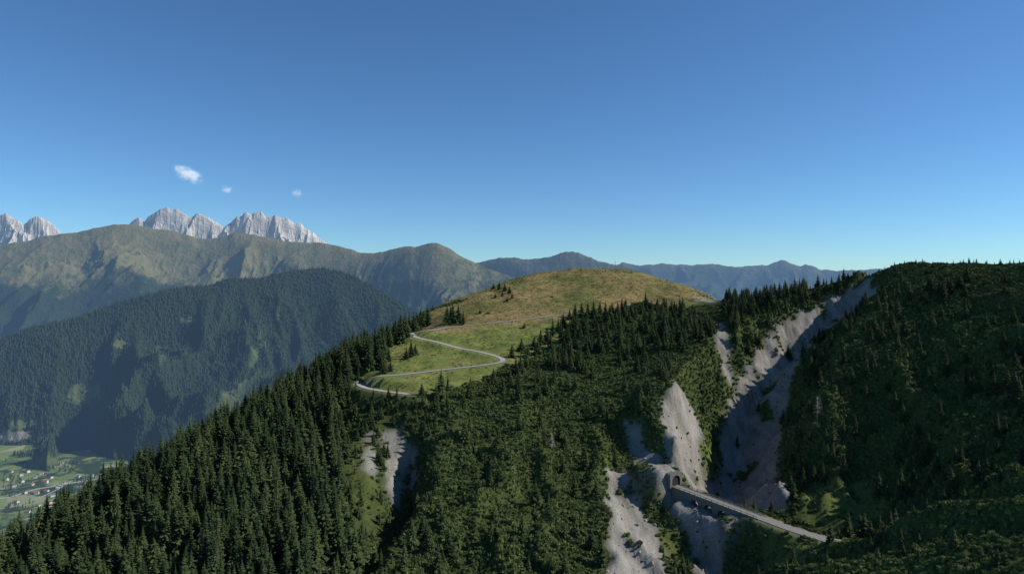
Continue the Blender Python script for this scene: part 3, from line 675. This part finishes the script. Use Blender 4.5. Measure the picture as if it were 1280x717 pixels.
AA=mrange('forested_mountain','dark forested mountain flank above the valley village',[(-260,500),(-160,465),(-60,440),(0,425),(40,408),(60,405),(100,396),(130,384),(165,374),(200,364),(235,358),(260,358),(285,348),(300,349),(330,347),(365,338),(400,335),(430,340),(460,354),(490,372),(530,395),(600,440),(700,500)],
  [(-260,3400),(0,3400),(420,4000),(700,3600)],2400,4600,-790,-700,460,260,30,130,300,420,31,M['A'],pw=1.0,g0=.15,spur=380,sf=950,sy=1.0,maskf=amask,skew=.4)
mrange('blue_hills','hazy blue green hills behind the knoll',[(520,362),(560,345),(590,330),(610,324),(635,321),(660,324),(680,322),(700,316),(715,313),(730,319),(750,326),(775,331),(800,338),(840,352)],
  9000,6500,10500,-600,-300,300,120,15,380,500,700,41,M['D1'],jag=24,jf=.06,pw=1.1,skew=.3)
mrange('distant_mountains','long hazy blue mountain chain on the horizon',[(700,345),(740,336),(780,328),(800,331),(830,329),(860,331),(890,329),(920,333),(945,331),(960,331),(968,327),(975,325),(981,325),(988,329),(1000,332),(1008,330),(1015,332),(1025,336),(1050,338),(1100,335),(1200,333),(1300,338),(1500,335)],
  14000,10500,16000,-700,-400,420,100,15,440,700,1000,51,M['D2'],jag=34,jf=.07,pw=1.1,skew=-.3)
# valley floor
m,nt=newmat('valley');M['V']=m;p=pos(nt)
vo=N(nt,'ShaderNodeTexVoronoi');vo.inputs['Scale'].default_value=.015;vo.feature='F1';L(nt,mapping(nt,p,(1,.6,1),(0,0,.5)),vo.inputs['Vector'])
cc=N(nt,'ShaderNodeSeparateColor');L(nt,vo.outputs['Color'],cc.inputs[0])
c=ramp(nt,cc.outputs[0],[(0,(.09,.14,.04)),(.4,(.15,.205,.065)),(.75,(.20,.235,.09)),(1,(.31,.29,.18))])
c=mix(nt,ramp(nt,noise(nt,p,.0045,6,.65),[(.50,(0,0,0)),(.55,(1,1,1))]),c,(.03,.05,.022))
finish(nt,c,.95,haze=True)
v=mk('valley_floor',[(-60000,-3000,-782),(60000,-3000,-782),(60000,70000,-782),(-60000,70000,-782)],[(0,1,2,3)],M['V']);struct(v,'green valley floor with fields far below','valley')
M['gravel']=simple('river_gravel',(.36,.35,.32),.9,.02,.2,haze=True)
def strip(name,pts,w,z,label,cat):
    ln=smoothline([Vector((at(a,b,(-z)*F/(b-HY))[0],(-z)*F/(b-HY),z)) for a,b in pts],6)
    struct(ribbon(name,ln,w,0,M['gravel']),label,cat)
strip('gravel_river',[(-60,612),(0,622),(40,612),(75,606),(110,600),(150,598)],13,-781.5,'pale gravel river bed on the valley floor','river')
strip('valley_road',[(-40,640),(10,634),(40,625),(70,612),(90,600)],7,-781,'pale road through the valley village','road')
# far trees
tm=MB()
for j,(z0,z1,R) in enumerate([(0,12,4.2),(6,17,3.2),(12,22,2.0)]):
    k=6;tm.add([(math.cos(6.28*i/k+j)*R*random.uniform(.8,1.15),math.sin(6.28*i/k+j)*R*random.uniform(.8,1.15),z0) for i in range(k)]+[(0,0,z1)],[(i,(i+1)%k,k) for i in range(k)])
vz=-782
ft=empty('valley_tree',(at(110,650,2180)[0],2180,vz));tag(ft,'single dark conifer in the fields right of the valley village','tree');fto=tm.build('crown',M['farneedle'],ft)
a=MB();a.tube((0,0,-2),(0,0,8),.5,.3,5);a.build('trunk',M['bark'],ft)
X,Y,Z=AA;nv,nu=X.shape;K=60000;AM=amask(X,Y,Z)
a=rng.uniform(0,nv-34,K);b=rng.uniform(0,nu-1.01,K);i=a.astype(int);j=b.astype(int);u=a-i;w=b-j
def bl(Q): return (Q[i,j]*(1-w)+Q[i,j+1]*w)*(1-u)+(Q[i+1,j]*(1-w)+Q[i+1,j+1]*w)*u
x,y,z=bl(X),bl(Y),bl(Z);qx,qy=proj(x,y,z);cm=np.maximum(bl(AM[...,0]),bl(AM[...,1])*1.3)
k=(qx>-120)&(qx<620)&(rng.random(K)>cm*1.1)&(z>-781)
x,y,z=x[k],y[k],z[k];m_=x.size;s=rng.uniform(.5,1.15,m_)
XX=rng.uniform(-2300,-900,12000);YY=rng.uniform(1500,2900,12000);kk=(fbm(XX/150,YY/150,4,77)>.13)
XX,YY=XX[kk],YY[kk];s2=rng.uniform(.35,.8,XX.size)
x=np.concatenate([x,XX]);y=np.concatenate([y,YY]);z=np.concatenate([z,np.full(XX.size,vz)]);s=np.concatenate([s,s2]);m_=x.size
scatter('distant_forest',np.stack([x,y,z-1],1),np.stack([s,s,s],1),np.stack([s*0,s*0,rng.uniform(0,6.28,m_)],1),s*0,[fto],'dark conifer forest covering the mountain flank beyond the valley','forest')
# houses
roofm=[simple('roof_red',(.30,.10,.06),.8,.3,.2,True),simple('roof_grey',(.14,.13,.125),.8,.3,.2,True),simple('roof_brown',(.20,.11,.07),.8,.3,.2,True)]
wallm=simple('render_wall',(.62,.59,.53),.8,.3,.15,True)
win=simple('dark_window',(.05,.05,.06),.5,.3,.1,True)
def house_parts(e,rm,l,w,h):
    a=MB();x0,y0=l/2,w/2
    a.add([(-x0,-y0,-1),(x0,-y0,-1),(x0,y0,-1),(-x0,y0,-1),(-x0,-y0,h),(x0,-y0,h),(x0,y0,h),(-x0,y0,h),(-x0,0,h+w*.32),(x0,0,h+w*.32)],[(0,1,5,4),(2,3,7,6),(1,2,6,9,5),(3,0,4,8,7)])
    a.build('wall',wallm,e)
    a=MB();o=1.0;zr=h+w*.32+.25
    a.add([(-x0-o,-y0-o,h-.35),(x0+o,-y0-o,h-.35),(x0+o,0,zr),(-x0-o,0,zr),(x0+o,y0+o,h-.35),(-x0-o,y0+o,h-.35)],[(0,1,2,3),(3,2,4,5)]);a.build('roof',rm,e)
    for k in range(3):
        for zc in (1.6,4.0):
            a=MB();xc=-x0+(k+.7)*l/3.4;a.box(xc-.5,xc+.5,-y0-.06,-y0-.01,zc-.6,zc+.6);a.build('window',win,e)
hs=[(14,590),(27,594),(35,590),(44,597),(52,592),(28,602),(40,606),(57,603),(64,597),(72,609),(58,614),(66,620),(46,617),(80,604),(32,616),(98,596),(108,603),(115,595),(124,600),(90,612),(18,608),(62,629),(48,632),(103,612),(8,600),(36,640),(20,628),(84,622)]
for k,(a,b) in enumerate(hs):
    Yh=-vz*F/(b-HY);x=at(a,b,Yh)[0];e=empty('village_house',(x,Yh,vz),rng.uniform(-1.6,1.6))
    rc=int(rng.integers(0,3));house_parts(e,roofm[rc],rng.uniform(11,17),rng.uniform(9,12),rng.uniform(5,7.5))
    rn=['red','grey','brown'][rc];pl='right part' if a>85 else 'main cluster'
    tag(e,'tiny pale house with a %s roof in the %s of the valley village'%(rn,pl),'house','%s roofed houses, %s of the village'%(rn,pl))
# clouds
def cloud(px,py,w,h,label,seed,dens,shear):
    Yc=9000.;q=at(px,py,Yc);sx=w/F*Yc*.5;sz=h/F*Yc*.5
    bm=bmesh.new();bmesh.ops.create_icosphere(bm,subdivisions=3,radius=1)
    me=bpy.data.meshes.new('cloud');bm.to_mesh(me);bm.free();o=bpy.data.objects.new('cloud',me);C.objects.link(o);o.location=q;o.scale=(sx,sx*.6,sz);o.rotation_euler=(0,shear,0)
    m,nt=newmat('cloud_vapour');tc=N(nt,'ShaderNodeTexCoord').outputs['Object'];ln=N(nt,'ShaderNodeVectorMath',operation='LENGTH');L(nt,tc,ln.inputs[0])
    mp=N(nt,'ShaderNodeMapping');mp.inputs['Location'].default_value=(seed,seed*2,0);mp.inputs['Scale'].default_value=(1.4,1.4,.9);L(nt,tc,mp.inputs[0])
    nz=noise(nt,mp.outputs[0],1.6,8,.7)
    d=mth(nt,'SUBTRACT',mth(nt,'MULTIPLY',nz,2.3),mth(nt,'ADD',mth(nt,'MULTIPLY',ln.outputs['Value'],.9),.52));d=mth(nt,'MULTIPLY',mth(nt,'MAXIMUM',d,0.),dens)
    vs=N(nt,'ShaderNodeVolumeScatter');vs.inputs['Color'].default_value=(1,1,1,1);L(nt,d,vs.inputs['Density'])
    em=N(nt,'ShaderNodeEmission');em.inputs[0].default_value=(.85,.92,1,1);L(nt,mth(nt,'MULTIPLY',d,.42),em.inputs[1]);ad=N(nt,'ShaderNodeAddShader');L(nt,vs.outputs[0],ad.inputs[0]);L(nt,em.outputs[0],ad.inputs[1])  # glow added to the vapour, stands in for light scattered many times
    ou=N(nt,'ShaderNodeOutputMaterial');L(nt,ad.outputs[0],ou.inputs['Volume']);me.materials.append(m);tag(o,label,'cloud')
cloud(235,218,50,24,'largest small white cloud above the rocky peaks',3.3,.022,.40)
cloud(284,237,22,14,'faint little cloud right of the largest cloud',7.1,.016,.1)
cloud(371,242,19,15,'faint little cloud furthest right above the peaks',5.2,.016,0)
# ---------------------------------------------------------------- light, sky, camera
EL=math.radians(37);AZ=math.radians(90)
sv=Vector((math.sin(AZ)*math.cos(EL),math.cos(AZ)*math.cos(EL),math.sin(EL)))
sl=bpy.data.lights.new('sun','SUN');sl.energy=5.0;sl.angle=math.radians(.5);sl.color=(1,.95,.87);so=bpy.data.objects.new('sun',sl);C.objects.link(so);so.rotation_euler=(-sv).to_track_quat('-Z','Y').to_euler()
w=bpy.data.worlds.new('World');bpy.context.scene.world=w;w.use_nodes=True;nt=w.node_tree;nt.nodes.clear()
sk=N(nt,'ShaderNodeTexSky',sky_type='NISHITA');sk.sun_disc=False;sk.sun_elevation=EL;sk.sun_rotation=AZ;sk.altitude=1900;sk.air_density=1.0;sk.dust_density=0.0;sk.ozone_density=3.0
tint=mix(nt,1.0,sk.outputs[0],(.64,.95,1.17),'MULTIPLY')
bg=N(nt,'ShaderNodeBackground');bg.inputs[1].default_value=.10;L(nt,tint,bg.inputs[0]);wo=N(nt,'ShaderNodeOutputWorld');L(nt,bg.outputs[0],wo.inputs[0])
cam=bpy.data.cameras.new('camera');cam.sensor_width=36;cam.lens=36*F/1280;cam.shift_y=-13.5/1280;cam.clip_start=1;cam.clip_end=150000
co=bpy.data.objects.new('camera',cam);C.objects.link(co);co.location=(0,0,0);co.rotation_euler=(math.pi/2,0,0);bpy.context.scene.camera=co
sc_n=bpy.context.scene;sc_n.view_settings.view_transform='Standard';sc_n.view_settings.look='None';sc_n.view_settings.exposure=0
